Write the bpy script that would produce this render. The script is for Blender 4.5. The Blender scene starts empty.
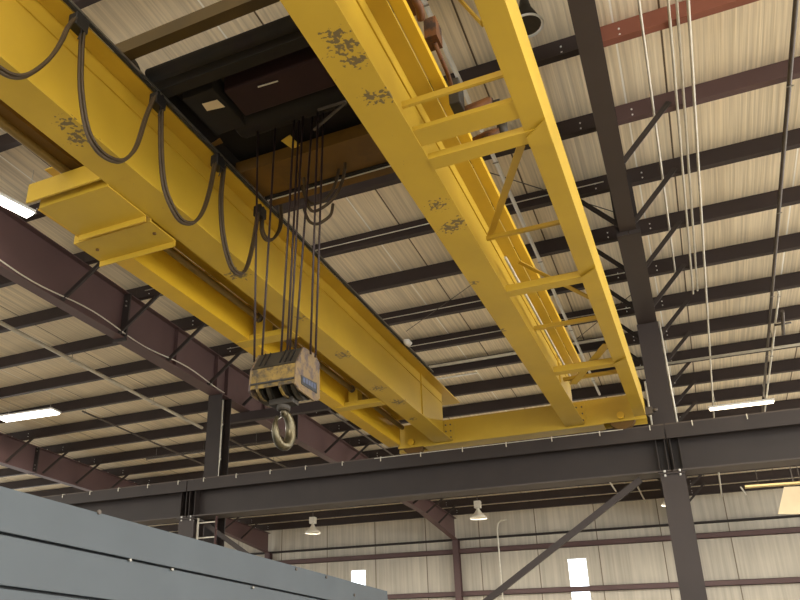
import bpy, bmesh, math, random
from mathutils import Vector, Matrix, Euler
random.seed(7)
PI = math.pi
scene = bpy.context.scene
COL = scene.collection

# ------------------------------------------------------------------ camera
F, CX, CY = 779.57, 323.505, 354.103
RM = ((0.90475981, 0.42590759, 0.0035225),
      (-0.16153962, 0.35078915, -0.92241635),
      (-0.39409978, 0.83399622, 0.38618087))
EYE = 1.6                                  # the camera stands 1.6 m over the floor; heights below are given over the eye
def pr(p):
    c = [sum(RM[i][j]*p[j] for j in range(3)) for i in range(3)]
    if c[2] <= 0.05: return None
    return CX+F*c[0]/c[2], CY+F*c[1]/c[2]
def ray(x, y):
    v = ((x-CX)/F, (y-CY)/F, 1.0)
    return [sum(RM[i][j]*v[i] for i in range(3)) for j in range(3)]
def at(x, y, X=None, Y=None, Z=None):      # survey: where a sight line meets a wall or level of the hall
    r = ray(x, y)
    t = X/r[0] if X is not None else Y/r[1] if Y is not None else Z/r[2]
    return Vector((r[0]*t, r[1]*t, r[2]*t))
cam = bpy.data.cameras.new('camera'); camo = bpy.data.objects.new('camera', cam); COL.objects.link(camo)
m = Matrix(((RM[0][0], -RM[1][0], -RM[2][0]), (RM[0][1], -RM[1][1], -RM[2][1]), (RM[0][2], -RM[1][2], -RM[2][2])))
camo.matrix_world = Matrix.Translation((0, 0, EYE)) @ m.to_4x4()
cam.sensor_width = 36; cam.lens = F*36/800
cam.shift_x = (400-CX)/800; cam.shift_y = (CY-300)/800
cam.clip_end = 300
scene.camera = camo

# ------------------------------------------------------------------ materials
def lin(c): return tuple((v/255/12.92) if v/255 <= .04045 else ((v/255+.055)/1.055)**2.4 for v in c)+(1,)
MATS = {}
def mat(name, rgb, rough=.6, metal=0.0, var=.12, scale=3.0, stretch=(1, 1, 1), bump=0.0, dirt=None, dirt_amt=.5, dirt_scale=2.0, emis=0, detail=5, dirt_w=.1):
    m = bpy.data.materials.new(name); m.use_nodes = True; nt = m.node_tree; N = nt.nodes; L = nt.links
    b = N['Principled BSDF']; b.inputs['Roughness'].default_value = rough; b.inputs['Metallic'].default_value = metal
    tc = N.new('ShaderNodeTexCoord'); mp = N.new('ShaderNodeMapping'); mp.inputs['Scale'].default_value = stretch
    L.new(tc.outputs['Object'], mp.inputs['Vector'])
    no = N.new('ShaderNodeTexNoise'); no.inputs['Scale'].default_value = scale; no.inputs['Detail'].default_value = detail
    L.new(mp.outputs[0], no.inputs['Vector'])
    base = lin(rgb)
    ramp = N.new('ShaderNodeValToRGB'); e = ramp.color_ramp.elements
    e[0].position = .3; e[1].position = .7
    e[0].color = tuple(v*(1-var) for v in base[:3])+(1,); e[1].color = tuple(min(1, v*(1+var)) for v in base[:3])+(1,)
    L.new(no.outputs['Fac'], ramp.inputs['Fac']); out = ramp.outputs[0]
    if dirt:
        n2 = N.new('ShaderNodeTexNoise'); n2.inputs['Scale'].default_value = dirt_scale; n2.inputs['Detail'].default_value = 8; n2.inputs['Roughness'].default_value = .65
        L.new(tc.outputs['Object'], n2.inputs['Vector'])
        r2 = N.new('ShaderNodeValToRGB'); r2.color_ramp.elements[0].position = dirt_amt; r2.color_ramp.elements[1].position = dirt_amt+dirt_w
        L.new(n2.outputs['Fac'], r2.inputs['Fac'])
        mx = N.new('ShaderNodeMixRGB'); mx.inputs['Color2'].default_value = lin(dirt)
        L.new(r2.outputs[0], mx.inputs['Fac']); L.new(out, mx.inputs['Color1']); out = mx.outputs[0]
    L.new(out, b.inputs['Base Color'])
    if bump:
        bp = N.new('ShaderNodeBump'); bp.inputs['Strength'].default_value = bump; bp.inputs['Distance'].default_value = .02
        L.new(no.outputs['Fac'], bp.inputs['Height']); L.new(bp.outputs[0], b.inputs['Normal'])
    if emis:
        b.inputs['Emission Color'].default_value = base; b.inputs['Emission Strength'].default_value = emis
    MATS[name] = m
    return m

yellow = mat('yellow_paint', (187, 155, 48), .42, 0, .10, 1.2, dirt=(150, 105, 30), dirt_amt=.66, dirt_scale=1.3, dirt_w=.25, bump=.06)
yellow2 = mat('yellow_paint_shaft_side', (208, 168, 40), .42, 0, .08, 2.0, dirt=(160, 115, 30), dirt_amt=.68, dirt_scale=2, dirt_w=.25)
brown = mat('dark_brown_primer', (42, 34, 31), .55, 0, .15, 2.0, dirt=(52, 43, 40), dirt_amt=.6, dirt_scale=1.5, dirt_w=.3)
purlinm = mat('purlin_primer', (46, 34, 31), .6, 0, .15, 2.0)
lamplit_redox = mat('lamplit_red_oxide', (124, 72, 54), .55, 0, .12, 1.0)  # red oxide with warm lamp light put into the colour
redbrown = mat('red_brown_primer', (84, 62, 60), .55, 0, .12, 1.0, dirt=(68, 54, 54), dirt_amt=.58, dirt_scale=1, dirt_w=.3)
colm = mat('column_primer', (50, 41, 38), .5, 0, .1, 1.5)
greypaint = mat('grey_enclosure_paint', (68, 76, 82), .5, .0, .07, 1.5, dirt=(60, 67, 73), dirt_amt=.55, dirt_scale=.8, dirt_w=.3, bump=.04)
seamdark = mat('dark_seam', (38, 40, 44), .6)
galv = mat('galvanised_conduit', (205, 200, 185), .45, .2, .1, 8)
pipem = mat('dark_pipe', (84, 76, 68), .45, .3, .15, 6)
steel = mat('bare_steel', (150, 148, 140), .35, .9, .2, 10)
cablem = mat('cable_rubber', (62, 48, 26), .6, 0, .15, 12)
ropem = mat('greased_wire_rope', (40, 26, 24), .5, .3, .2, 60)
black = mat('black_plastic', (22, 20, 20), .5, 0, .2, 10)
trolleym = mat('trolley_dark_paint', (24, 18, 6), .9, 0, .3, 2, dirt=(20, 9, 7), dirt_amt=.5, dirt_scale=2)
trolleyred = mat('trolley_maroon_motor', (34, 7, 8), .8, 0, .2, 3)
trolleyyel = mat('trolley_dirty_yellow', (100, 70, 10), .6, 0, .2, 2, dirt=(70, 48, 14), dirt_amt=.5, dirt_scale=2.5, dirt_w=.3)
blockm = mat('hook_block_worn_yellow', (116, 94, 40), .6, 0, .3, 8, dirt=(58, 48, 32), dirt_amt=.47, dirt_scale=9, dirt_w=.12, bump=.3)
blockend = mat('hook_block_worn_end', (112, 92, 58), .6, 0, .2, 8, dirt=(70, 58, 54), dirt_amt=.45, dirt_scale=8, dirt_w=.12, bump=.3)
blockdark = mat('hook_block_cover', (44, 38, 28), .6, 0, .25, 10, dirt=(44, 38, 28), dirt_amt=.5, dirt_scale=8)
hookm = mat('forged_hook_steel', (92, 86, 68), .3, .8, .25, 8, dirt=(62, 54, 38), dirt_amt=.5, dirt_scale=12)
platem = mat('blue_name_plate', (46, 50, 54), .4, .1, .2, 20)
platem2 = mat('name_plate_mark', (74, 82, 104), .4)
motororange = mat('rusty_orange_motor', (98, 58, 20), .6, 0, .3, 8, dirt=(44, 28, 18), dirt_amt=.5, dirt_scale=7)
whitem = mat('white_enamel', (225, 225, 220), .4)
boardm = mat('beige_board', (214, 196, 160), .6, 0, .05, 2)
concrete = mat('floor_concrete', (158, 148, 130), .5, 0, .1, .8, dirt=(136, 128, 112), dirt_amt=.5, dirt_scale=.6, dirt_w=.3)
glow = mat('lamp_diffuser', (255, 250, 240), .5, emis=9)
glow2 = mat('lamp_diffuser_warm', (255, 236, 205), .5, emis=5)
sky_pane = mat('daylight_pane', (235, 244, 255), .5, emis=3.2, var=.02)

def ribbed(name, rgb, rib, ribdepth, seam_origin, seam_step, seam_rgb, wrinkle, var=.08, seam_w=.012, axis=0, bump=.25, pale=None):
    """insulation facing / wall sheet: ribs across X, seams every seam_step"""
    m = bpy.data.materials.new(name); m.use_nodes = True; nt = m.node_tree; N = nt.nodes; L = nt.links
    b = N['Principled BSDF']; b.inputs['Roughness'].default_value = .55
    tc = N.new('ShaderNodeTexCoord'); sp = N.new('ShaderNodeSeparateXYZ'); L.new(tc.outputs['Object'], sp.inputs[0])
    mp = N.new('ShaderNodeMapping'); mp.inputs['Scale'].default_value = (rib, .35, .35); L.new(tc.outputs['Object'], mp.inputs[0])
    no = N.new('ShaderNodeTexNoise'); no.inputs['Scale'].default_value = 1; no.inputs['Detail'].default_value = 3; L.new(mp.outputs[0], no.inputs['Vector'])
    n3 = N.new('ShaderNodeTexNoise'); n3.inputs['Scale'].default_value = .5; n3.inputs['Detail'].default_value = 4; L.new(tc.outputs['Object'], n3.inputs['Vector'])
    r = N.new('ShaderNodeValToRGB'); e = r.color_ramp.elements; base = lin(rgb)
    e[0].position = .34; e[1].position = .66
    e[0].color = tuple(v*(1-wrinkle) for v in base[:3])+(1,); e[1].color = tuple(min(1, v*(1+wrinkle)) for v in base[:3])+(1,)
    L.new(no.outputs['Fac'], r.inputs[0])
    r3 = N.new('ShaderNodeMapRange'); r3.inputs['From Min'].default_value = .3; r3.inputs['From Max'].default_value = .7
    r3.inputs['To Min'].default_value = 1-var; r3.inputs['To Max'].default_value = 1+var; L.new(n3.outputs['Fac'], r3.inputs['Value'])
    mul = N.new('ShaderNodeVectorMath'); mul.operation = 'SCALE'; L.new(r.outputs[0], mul.inputs[0]); L.new(r3.outputs[0], mul.inputs['Scale'])
    # seams
    def mth(op, a, bv=None, c=None):
        n = N.new('ShaderNodeMath'); n.operation = op
        for i, v in enumerate((a, bv)):
            if v is None: continue
            if isinstance(v, (int, float)): n.inputs[i].default_value = v
            else: L.new(v, n.inputs[i])
        return n.outputs[0]
    x = mth('SUBTRACT', sp.outputs[axis], seam_origin); x = mth('DIVIDE', x, seam_step); x = mth('ADD', x, 100.5); x = mth('FRACT', x)
    x = mth('SUBTRACT', x, .5); x = mth('ABSOLUTE', x); x = mth('MULTIPLY', x, seam_step); x = mth('LESS_THAN', x, seam_w)
    mx = N.new('ShaderNodeMixRGB'); mx.inputs['Color2'].default_value = lin(seam_rgb)
    L.new(x, mx.inputs[0]); L.new(mul.outputs[0], mx.inputs[1]); L.new(mx.outputs[0], b.inputs['Base Color'])
    if pale:
        x = mth('SUBTRACT', sp.outputs[axis], pale); x = mth('DIVIDE', x, seam_step); x = mth('ADD', x, 100.5); x = mth('FRACT', x)
        x = mth('SUBTRACT', x, .5); x = mth('ABSOLUTE', x); x = mth('MULTIPLY', x, seam_step); x = mth('LESS_THAN', x, seam_w)
        m2 = N.new('ShaderNodeMixRGB'); m2.inputs['Color2'].default_value = (1, .97, .88, 1)
        L.new(x, m2.inputs[0]); L.new(mx.outputs[0], m2.inputs[1]); L.new(m2.outputs[0], b.inputs['Base Color'])
    bp = N.new('ShaderNodeBump'); bp.inputs['Strength'].default_value = bump; bp.inputs['Distance'].default_value = .03
    L.new(no.outputs['Fac'], bp.inputs['Height']); L.new(bp.outputs[0], b.inputs['Normal'])
    return m
ceilm = ribbed('roof_insulation_facing', (226, 212, 184), 26, .3, -3.78, 2.2, (96, 80, 58), .17, pale=-4.3)
wallm = ribbed('wall_insulation_facing', (182, 175, 160), 9, .3, 1.2, 2.4, (110, 100, 84), .12, seam_w=.02)

def chipped(name, rgb, pts, dirt=(108, 92, 58)):
    """yellow paint with worn patches round the given places of the crane (object space = hall space)"""
    m = MATS['yellow_paint'].copy(); m.name = name; nt = m.node_tree; N = nt.nodes; L = nt.links
    b = N['Principled BSDF']; src = b.inputs['Base Color'].links[0].from_socket
    tc = N.new('ShaderNodeTexCoord')
    acc = None
    for (p, rad) in pts:
        d = N.new('ShaderNodeVectorMath'); d.operation = 'DISTANCE'; L.new(tc.outputs['Object'], d.inputs[0]); d.inputs[1].default_value = p
        mr = N.new('ShaderNodeMapRange'); mr.inputs['From Min'].default_value = rad; mr.inputs['From Max'].default_value = rad*.15
        L.new(d.outputs['Value'], mr.inputs['Value'])
        if acc is None: acc = mr.outputs[0]
        else:
            a = N.new('ShaderNodeMath'); a.operation = 'MAXIMUM'; L.new(acc, a.inputs[0]); L.new(mr.outputs[0], a.inputs[1]); acc = a.outputs[0]
    no = N.new('ShaderNodeTexNoise'); no.inputs['Scale'].default_value = 26; no.inputs['Detail'].default_value = 5; L.new(tc.outputs['Object'], no.inputs['Vector'])
    a = N.new('ShaderNodeMath'); a.operation = 'MULTIPLY'; L.new(acc, a.inputs[0]); a.inputs[1].default_value = .30
    s = N.new('ShaderNodeMath'); s.operation = 'ADD'; L.new(a.outputs[0], s.inputs[0]); L.new(no.outputs['Fac'], s.inputs[1])
    g = N.new('ShaderNodeMapRange'); g.inputs['From Min'].default_value = .72; g.inputs['From Max'].default_value = .76; L.new(s.outputs[0], g.inputs['Value'])
    mx = N.new('ShaderNodeMixRGB'); mx.inputs['Color2'].default_value = lin(dirt)
    L.new(g.outputs[0], mx.inputs[0]); L.new(src, mx.inputs[1]); L.new(mx.outputs[0], b.inputs['Base Color'])
    return m

# ------------------------------------------------------------------ mesh builder
YAW = 0.0143
CYW, SYW = math.cos(YAW), math.sin(YAW)
def crane_xf(p):                            # crane's own axes -> hall axes (it stands a little askew on its rails)
    return (p[0]*CYW+p[1]*SYW, -p[0]*SYW+p[1]*CYW, p[2])
def to_crane(p): return Vector((p[0]*CYW-p[1]*SYW, p[0]*SYW+p[1]*CYW, p[2]))
class MB:
    def __init__(self, crane=False): self.v = []; self.f = []; self.crane = crane; self.smooth = set()
    def _v(self, pts):
        n = len(self.v)
        self.v += [crane_xf(p) if self.crane else tuple(p) for p in pts]
        return n
    def box(self, x0, x1, y0, y1, z0, z1):
        n = self._v([(x, y, z) for z in (z0, z1) for y in (y0, y1) for x in (x0, x1)])
        self.f += [tuple(n+i for i in q) for q in ((0, 2, 3, 1), (4, 5, 7, 6), (0, 1, 5, 4), (2, 6, 7, 3), (0, 4, 6, 2), (1, 3, 7, 5))]
        return self
    def bar(self, a, b, w, h, up=(0, 0, 1)):
        a = Vector(a); b = Vector(b); d = (b-a).normalized(); up = Vector(up)
        s = d.cross(up)
        if s.length < 1e-4: s = d.cross(Vector((0, 1, 0)))
        s.normalize(); u = s.cross(d).normalized()
        pts = []
        for e in (a, b):
            for (i, j) in ((-1, -1), (1, -1), (1, 1), (-1, 1)): pts.append(e+s*(i*w/2)+u*(j*h/2))
        n = self._v(pts)
        self.f += [tuple(n+i for i in q) for q in ((0, 1, 2, 3), (7, 6, 5, 4), (0, 4, 5, 1), (1, 5, 6, 2), (2, 6, 7, 3), (3, 7, 4, 0))]
        return self
    def prism(self, poly, ax, lo, hi):      # polygon in the plane across axis ax, extruded lo..hi
        def mk(p, t): return (t, p[0], p[1]) if ax == 0 else (p[0], t, p[1]) if ax == 1 else (p[0], p[1], t)
        k = len(poly); n = self._v([mk(p, lo) for p in poly]+[mk(p, hi) for p in poly])
        self.f.append(tuple(range(n, n+k))[::-1]); self.f.append(tuple(range(n+k, n+2*k)))
        for i in range(k): j = (i+1) % k; self.f.append((n+i, n+j, n+k+j, n+k+i))
        return self
    def tube(self, pts, r, seg=10, closed_ends=True, rs=None):
        pts = [Vector(p) for p in pts]; N = len(pts); rings = []
        prev = None
        for i, p in enumerate(pts):
            d = (pts[min(i+1, N-1)]-pts[max(i-1, 0)]).normalized()
            if prev is None:
                s = d.orthogonal().normalized()
            else:
                s = (prev-d*prev.dot(d)).normalized()
            prev = s; u = d.cross(s); rr = rs[i] if rs else r
            n = self._v([p+(s*math.cos(t)+u*math.sin(t))*rr for t in [2*PI*k/seg for k in range(seg)]]); rings.append(n)
        for a, b in zip(rings, rings[1:]):
            for k in range(seg):
                j = (k+1) % seg; self.smooth.add(len(self.f)); self.f.append((a+k, a+j, b+j, b+k))
        if closed_ends:
            self.f.append(tuple(rings[0]+k for k in range(seg))[::-1]); self.f.append(tuple(rings[-1]+k for k in range(seg)))
        return self
    def ibeam(self, c, y0, y1, z0, z1, bw, tf=.018, tw=.012):   # beam along Y, centre x=c
        self.box(c-bw/2, c+bw/2, y0, y1, z0, z0+tf); self.box(c-bw/2, c+bw/2, y0, y1, z1-tf, z1); self.box(c-tw/2, c+tw/2, y0, y1, z0+tf, z1-tf); return self
    def ibeamx(self, c, x0, x1, z0, z1, bw, tf=.018, tw=.012):
        self.box(x0, x1, c-bw/2, c+bw/2, z0, z0+tf); self.box(x0, x1, c-bw/2, c+bw/2, z1-tf, z1); self.box(x0, x1, c-tw/2, c+tw/2, z0+tf, z1-tf); return self
    def hcol(self, cx, cy, z0, z1, bw, d, tf=.018, tw=.012):     # upright H, web along Y
        self.box(cx-bw/2, cx+bw/2, cy-d/2, cy-d/2+tf, z0, z1); self.box(cx-bw/2, cx+bw/2, cy+d/2-tf, cy+d/2, z0, z1); self.box(cx-tw/2, cx+tw/2, cy-d/2+tf, cy+d/2-tf, z0, z1); return self
    def build(self, name, material, parent=None, label=None, bevel=0, kind=None):
        me = bpy.data.meshes.new(name)
        off = Vector((0, 0, 0))
        q = parent
        while q is not None: off += q.location; q = q.parent
        me.from_pydata([(v[0]-off.x, v[1]-off.y, v[2]+EYE-off.z) for v in self.v], [], self.f)
        for i in self.smooth: me.polygons[i].use_smooth = True
        bm = bmesh.new(); bm.from_mesh(me); bmesh.ops.recalc_face_normals(bm, faces=bm.faces); bm.to_mesh(me); bm.free()
        me.materials.append(material)
        o = bpy.data.objects.new(name, me); COL.objects.link(o); o.parent = parent
        if label: o['label'] = label
        if kind: o['kind'] = kind
        if bevel:
            b = o.modifiers.new('bevel', 'BEVEL'); b.width = bevel; b.segments = 2; b.limit_method = 'ANGLE'
        return o
def thing(name, label, cat, loc, group=None):
    o = bpy.data.objects.new(name, None); COL.objects.link(o); o.location = (loc[0], loc[1], loc[2]+EYE)
    o.empty_display_size = .2
    o['label'] = label; o['category'] = cat
    if group: o['group'] = group
    return o
def tag(o, label, cat, group=None):
    o['label'] = label; o['category'] = cat
    if group: o['group'] = group
    return o

def seen(pts, m=40):
    for p in pts:
        q = pr(p)
        if q and -m < q[0] < 800+m and -m < q[1] < 600+m: return True
    return False
ORD = ['zeroth', 'first', 'second', 'third', 'fourth', 'fifth', 'sixth', 'seventh', 'eighth', 'ninth', 'tenth', 'eleventh', 'twelfth', 'thirteenth', 'fourteenth', 'fifteenth', 'sixteenth', 'seventeenth', 'eighteenth', 'nineteenth', 'twentieth']

# ------------------------------------------------------------------ the shell
FZ = -EYE
def zp(y): return 7.208-.0208*y             # underside of the purlins
XR, XL = -.17, -9.38                        # frame lines
BAY = XR-XL
FRAMES = [XL-2*BAY, XL-BAY, XL, XR, XR+BAY]
YW = 33.5
PD = .33                                    # purlin depth
MB().box(-29, 15, -9, YW+.3, FZ-.2, FZ).build('floor', concrete, kind='structure')
c = MB(); n = 60
y0c, y1c = -9, YW+.3
c.prism([(y0c, zp(y0c)+PD), (y1c, zp(y1c)+PD), (y1c, zp(y1c)+PD+.15), (y0c, zp(y0c)+PD+.15)], 0, -29, 15)
c.build('ceiling', ceilm, kind='structure')
# far wall with two daylight slots
WIN = [(-14.42, -13.66, 1.9, 4.63), (-4.88, -4.1, 1.9, 4.6)]
w = MB(); xs = [-29]
ztop = zp(YW)+PD
for (a, b, z0, z1) in WIN:
    w.box(xs[-1], a, YW, YW+.2, FZ, ztop); w.box(a, b, YW, YW+.2, FZ, z0); w.box(a, b, YW, YW+.2, z1, ztop); xs.append(b)
w.box(xs[-1], 15, YW, YW+.2, FZ, ztop)
w.build('wall_far', wallm, kind='structure')
for i, (a, b, z0, z1) in enumerate(WIN):
    r = MB().box(a, b, YW+.03, YW+.05, z0, z1).build('window_%d' % (i+1), sky_pane, kind='structure')
    fr = MB()
    for x in (a, b-.04): fr.box(x, x+.04, YW-.03, YW+.02, z0, z1)
    for z in (z0, z1-.04, (z0+z1)/2-.02+.1): fr.box(a+.04, b-.04, YW-.03, YW+.02, z, z+.04)
    fr.build('window_frame', galv, r)
# girts
for z, h, nm, lb in ((5.6, .07, 'thin', 'uppermost'), (5.03, .2, 'deep', 'second'), (3.28, .2, 'deep', 'third'), (1.5, .2, 'deep', 'lowest')):
    g = MB().box(-29, 15, YW-.2, YW-.19+.03, z, z+h); g.box(-29, 15, YW-.2, YW-.001, z, z+.015)
    if h > .1: g.box(-29, 15, YW-.2, YW-.001, z+h-.015, z+h)
    tag(g.build('wall_girt', brown if h < .1 else redbrown), '%s %s brown steel girt running along the far wall' % (lb, nm), 'beam')

# ------------------------------------------------------------------ frames
BAYNAMES = ['far left bay', 'bay left of the crane', 'crane bay', 'bay right of the crane']
def rafter(i, xc, lab, material):
    t = thing('rafter', lab, 'beam', (xc, 14.2, 6.05))
    def zb(y):
        return 6.05 if y < 14.4 else 6.05-.0168*(y-14.4) 
    # web
    m = MB(); YS, Y1 = 10.7, 33.2; y0 = -4
    m.prism([(y0, 6.1), (YS, 6.05), (14.4, 6.02), (18, 6.0), (Y1-4.5, 6.0), (Y1, 5.62), (Y1, zp(Y1)), (y0, zp(y0))], 0, xc-.006, xc+.006)
    m.build('web', material, t)
    # flanges follow the web's edges
    low = [(y0, 6.1, .23), (YS, 6.05, .23)], [(YS, 6.05, .33), (14.4, 6.02, .33)], [(14.4, 6.02, .3), (18, 6.0, .3)], [(18, 6.0, .25), (Y1-4.5, 6.0, .25)], [(Y1-4.5, 6.0, .25), (Y1, 5.62, .25)]
    for seg in low:
        (a, za, wd), (b, zb_, _) = seg
        MB().prism([(a, za-.02), (b, zb_-.02), (b, zb_), (a, za)], 0, xc-wd/2, xc+wd/2).build('bottom_flange', material, t)
    MB().prism([(y0, zp(y0)-.018), (Y1, zp(Y1)-.018), (Y1, zp(Y1)), (y0, zp(y0))], 0, xc-.12, xc+.12).build('top_flange', material, t)
    for ys in (YS, 17.9):
        z0 = 6.03
        s = MB().box(xc-.16, xc-.006, ys-.02, ys+.02, z0-.06, zp(ys)-.02).box(xc+.006, xc+.16, ys-.02, ys+.02, z0-.06, zp(ys)-.02)
        o = s.build('splice_plate', brown, t)
        for sx in (-1, 1):
            for z in (6.12, 6.24, 6.7, 6.8):
                MB().tube([(xc+sx*.09, ys-.045, z), (xc+sx*.09, ys+.045, z)], .016, 6).build('bolt', steel, o)
    for ys in (12.4, 13.98, 14.44, 16.2):
        s = MB(); s.box(xc-.1, xc-.006, ys-.006, ys+.006, 6.03, zp(ys)-.02).box(xc+.006, xc+.1, ys-.006, ys+.006, 6.03, zp(ys)-.02)
        s.build('stiffener', material, t)
    for k in range(-1, 16):
        y = PY(k)-.09
        for sx in (-1, 1):
            x0 = xc+sx*.10; x1 = xc+sx*.78
            if k < 1 or (i == 2 and k == 7) or (i == 3 and sx < 0 and k < 2): continue
            zl = 6.06 if y < 28.5 else 6.0-.38*(y-28.7)/4.5+.05
            if not seen([(x0, y, zl), (x1, y, zp(y))], 10): continue
            MB().bar((x0, y-.4, zl), (x1, y-.02, zp(y)+.06), .008, .075, up=(0, 1, 0)).bar((x0, y-.43, zl), (x1, y-.05, zp(y)+.06), .075, .01, up=(0, 1, 0)).build('flange_brace', brown, t)
    return t
def PY(k): return 7.968+1.5387*k
labs = ['', 'red-brown rafter behind the bright linear lamp, far to the left', 'red-brown rafter running down from the left edge over the left-hand column',
        'dark brown rafter running down from the top edge to the right-hand column', '']
for i in (1, 2, 3):
    rafter(i, FRAMES[i], labs[i], redbrown if i < 3 else colm)

# purlins
idx = 0
for b in range(4):
    x0, x1 = FRAMES[b], FRAMES[b+1]
    rows = []
    for k in range(-5, 17):
        y = PY(k); z = zp(y)
        if seen([(x0+(x1-x0)*u/12, y, z) for u in range(13)], 45): rows.append(k)
    # numbered from the far wall
    nearrows = [k for k in rows if y]
    for k in rows:
        y = PY(k); z = zp(y); mbx = MB()
        mbx.box(x0+.002, x1-.002, y-.004, y+.004, z, z+PD-.01)
        mbx.box(x0+.002, x1-.002, y-.1, y-.004, z, z+.006)
        mbx.box(x0+.002, x1-.002, y-.1, y-.094, z+.006, z+.026)
        mbx.box(x0+.002, x1-.002, y+.004, y+.08, z+PD-.016, z+PD-.01)
        o = mbx.build('purlin', (purlinm if b < 3 or k > 1 else redbrown if k == 1 else lamplit_redox))  # nearest right-bay purlins get lighter reds, lamp light painted in
        nfar = 16-k
        where = 'nearest the far wall' if nfar == 0 else '%s from the far wall' % ORD[nfar+1] if nfar < 20 else 'over the camera'
        tag(o, 'dark roof purlin, %s, %s' % (where, BAYNAMES[b]), 'beam', 'roof purlins of the %s' % BAYNAMES[b])
        if seen([(x0+.2, y, z+.1)], 20) or seen([(x1-.2, y, z+.1)], 20):
            for xx in (x0+.32, x1-.36):
                for zz in (z+.11, z+.2):
                    if seen([(xx, y, zz)], 5): MB().tube([(xx, y-.016, zz), (xx, y-.004, zz)], .012, 6).build('bolt', whitem, o)

# building columns at the inner column line
def column(xc, yc, ztop, lab, material, bw=.36, d=.42, z0=FZ):
    t = thing('building_column', lab, 'column', (xc, yc, FZ))
    MB().box(xc-bw/2, xc+bw/2, yc-d/2, yc-d/2+.02, z0+.02, ztop).build('front_flange', material, t)
    MB().box(xc-bw/2, xc+bw/2, yc+d/2-.02, yc+d/2, z0+.02, ztop).build('rear_flange', material, t)
    MB().box(xc-.007, xc+.007, yc-d/2+.02, yc+d/2-.02, z0+.02, ztop).build('web', material, t)
    MB().box(xc-bw/2-.05, xc+bw/2+.05, yc-d/2-.05, yc+d/2+.05, z0, z0+.02).build('base_plate', material, t)
    return t
column(XL, 14.3, 6.0, 'dark brown building column carrying the left rafter, pipe running up its web', brown)
column(XR, 14.3, 6.0, 'brown building column above the runway beam under the right-hand rafter', colm)
column(XL-BAY, 14.3, 6.0, 'brown building column standing behind the grey enclosure at far left', brown)
for xc, lb in ((XL, 'red-brown wall column at the far end of the left rafter'), (XR, 'wall column against the far wall, hidden behind the right crane column'), (XL-BAY, 'wall column against the far wall at far left behind the grey enclosure')):
    column(xc, 33.28, 5.6 if True else 0, lb, redbrown, bw=.26, d=.3)
tag(MB().box(-10.4, -7.14, 15.37, 15.5, 5.75, 5.97).build('steel_strut', purlinm), 'dark horizontal steel strut under the left rafter behind the hook', 'beam')
# pipe up the left column's web
p = MB(); xw = XL+.075
p.tube([(xw, 14.25, -1.5), (xw, 14.25, 4.3), (xw+.02, 14.25, 4.6), (xw+.02, 14.25, 5.9)], .03, 10)
for z in (4.5, 5.3): p.box(xw-.06, xw+.06, 14.23, 14.27, z, z+.04)
tag(p.build('riser_pipe', galv), 'pale riser pipe running up the web of the left building column', 'pipe')

for x, z1, lab in ((XR-.2, 4.9, 'thin pale conduit up the left edge of the right building column'), (XR+.2, 6.0, 'thin pale conduit up the right edge of the right building column')):
    tag(MB().tube([(x, 14.1, 3.9), (x, 14.1, z1)], .017, 8).build('conduit', galv), lab, 'pipe')
# crane columns
def crane_column(xc, lab):
    t = thing('crane_column', lab, 'column', (xc, 13.5, FZ))
    MB().box(xc-.18, xc+.18, 13.30, 13.32, FZ+.02, 3.03).build('front_flange', colm, t)
    MB().box(xc-.18, xc+.18, 13.68, 13.70, FZ+.02, 3.03).build('rear_flange', colm, t)
    MB().box(xc-.007, xc+.007, 13.32, 13.68, FZ+.02, 3.03).build('web', colm, t)
    MB().box(xc-.2, xc+.2, 13.26, 13.74, 3.03, 3.06).build('cap_plate', colm, t)
    MB().box(xc-.24, xc+.24, 13.25, 13.75, FZ, FZ+.02).build('base_plate', colm, t)
    for sx in (-1, 1):
        for y in (13.29, 13.40): MB().tube([(xc+sx*.11, y, 3.0), (xc+sx*.11, y, 3.1)], .016, 8).build('bolt', whitem, t)
    return t
crane_column(XR, 'broad dark grey-brown crane column under the runway beam at right')
crane_column(XL, 'brown crane column under the runway joint, behind the grey enclosure')
crane_column(XL-BAY, 'brown crane column far left behind the grey enclosure')

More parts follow.
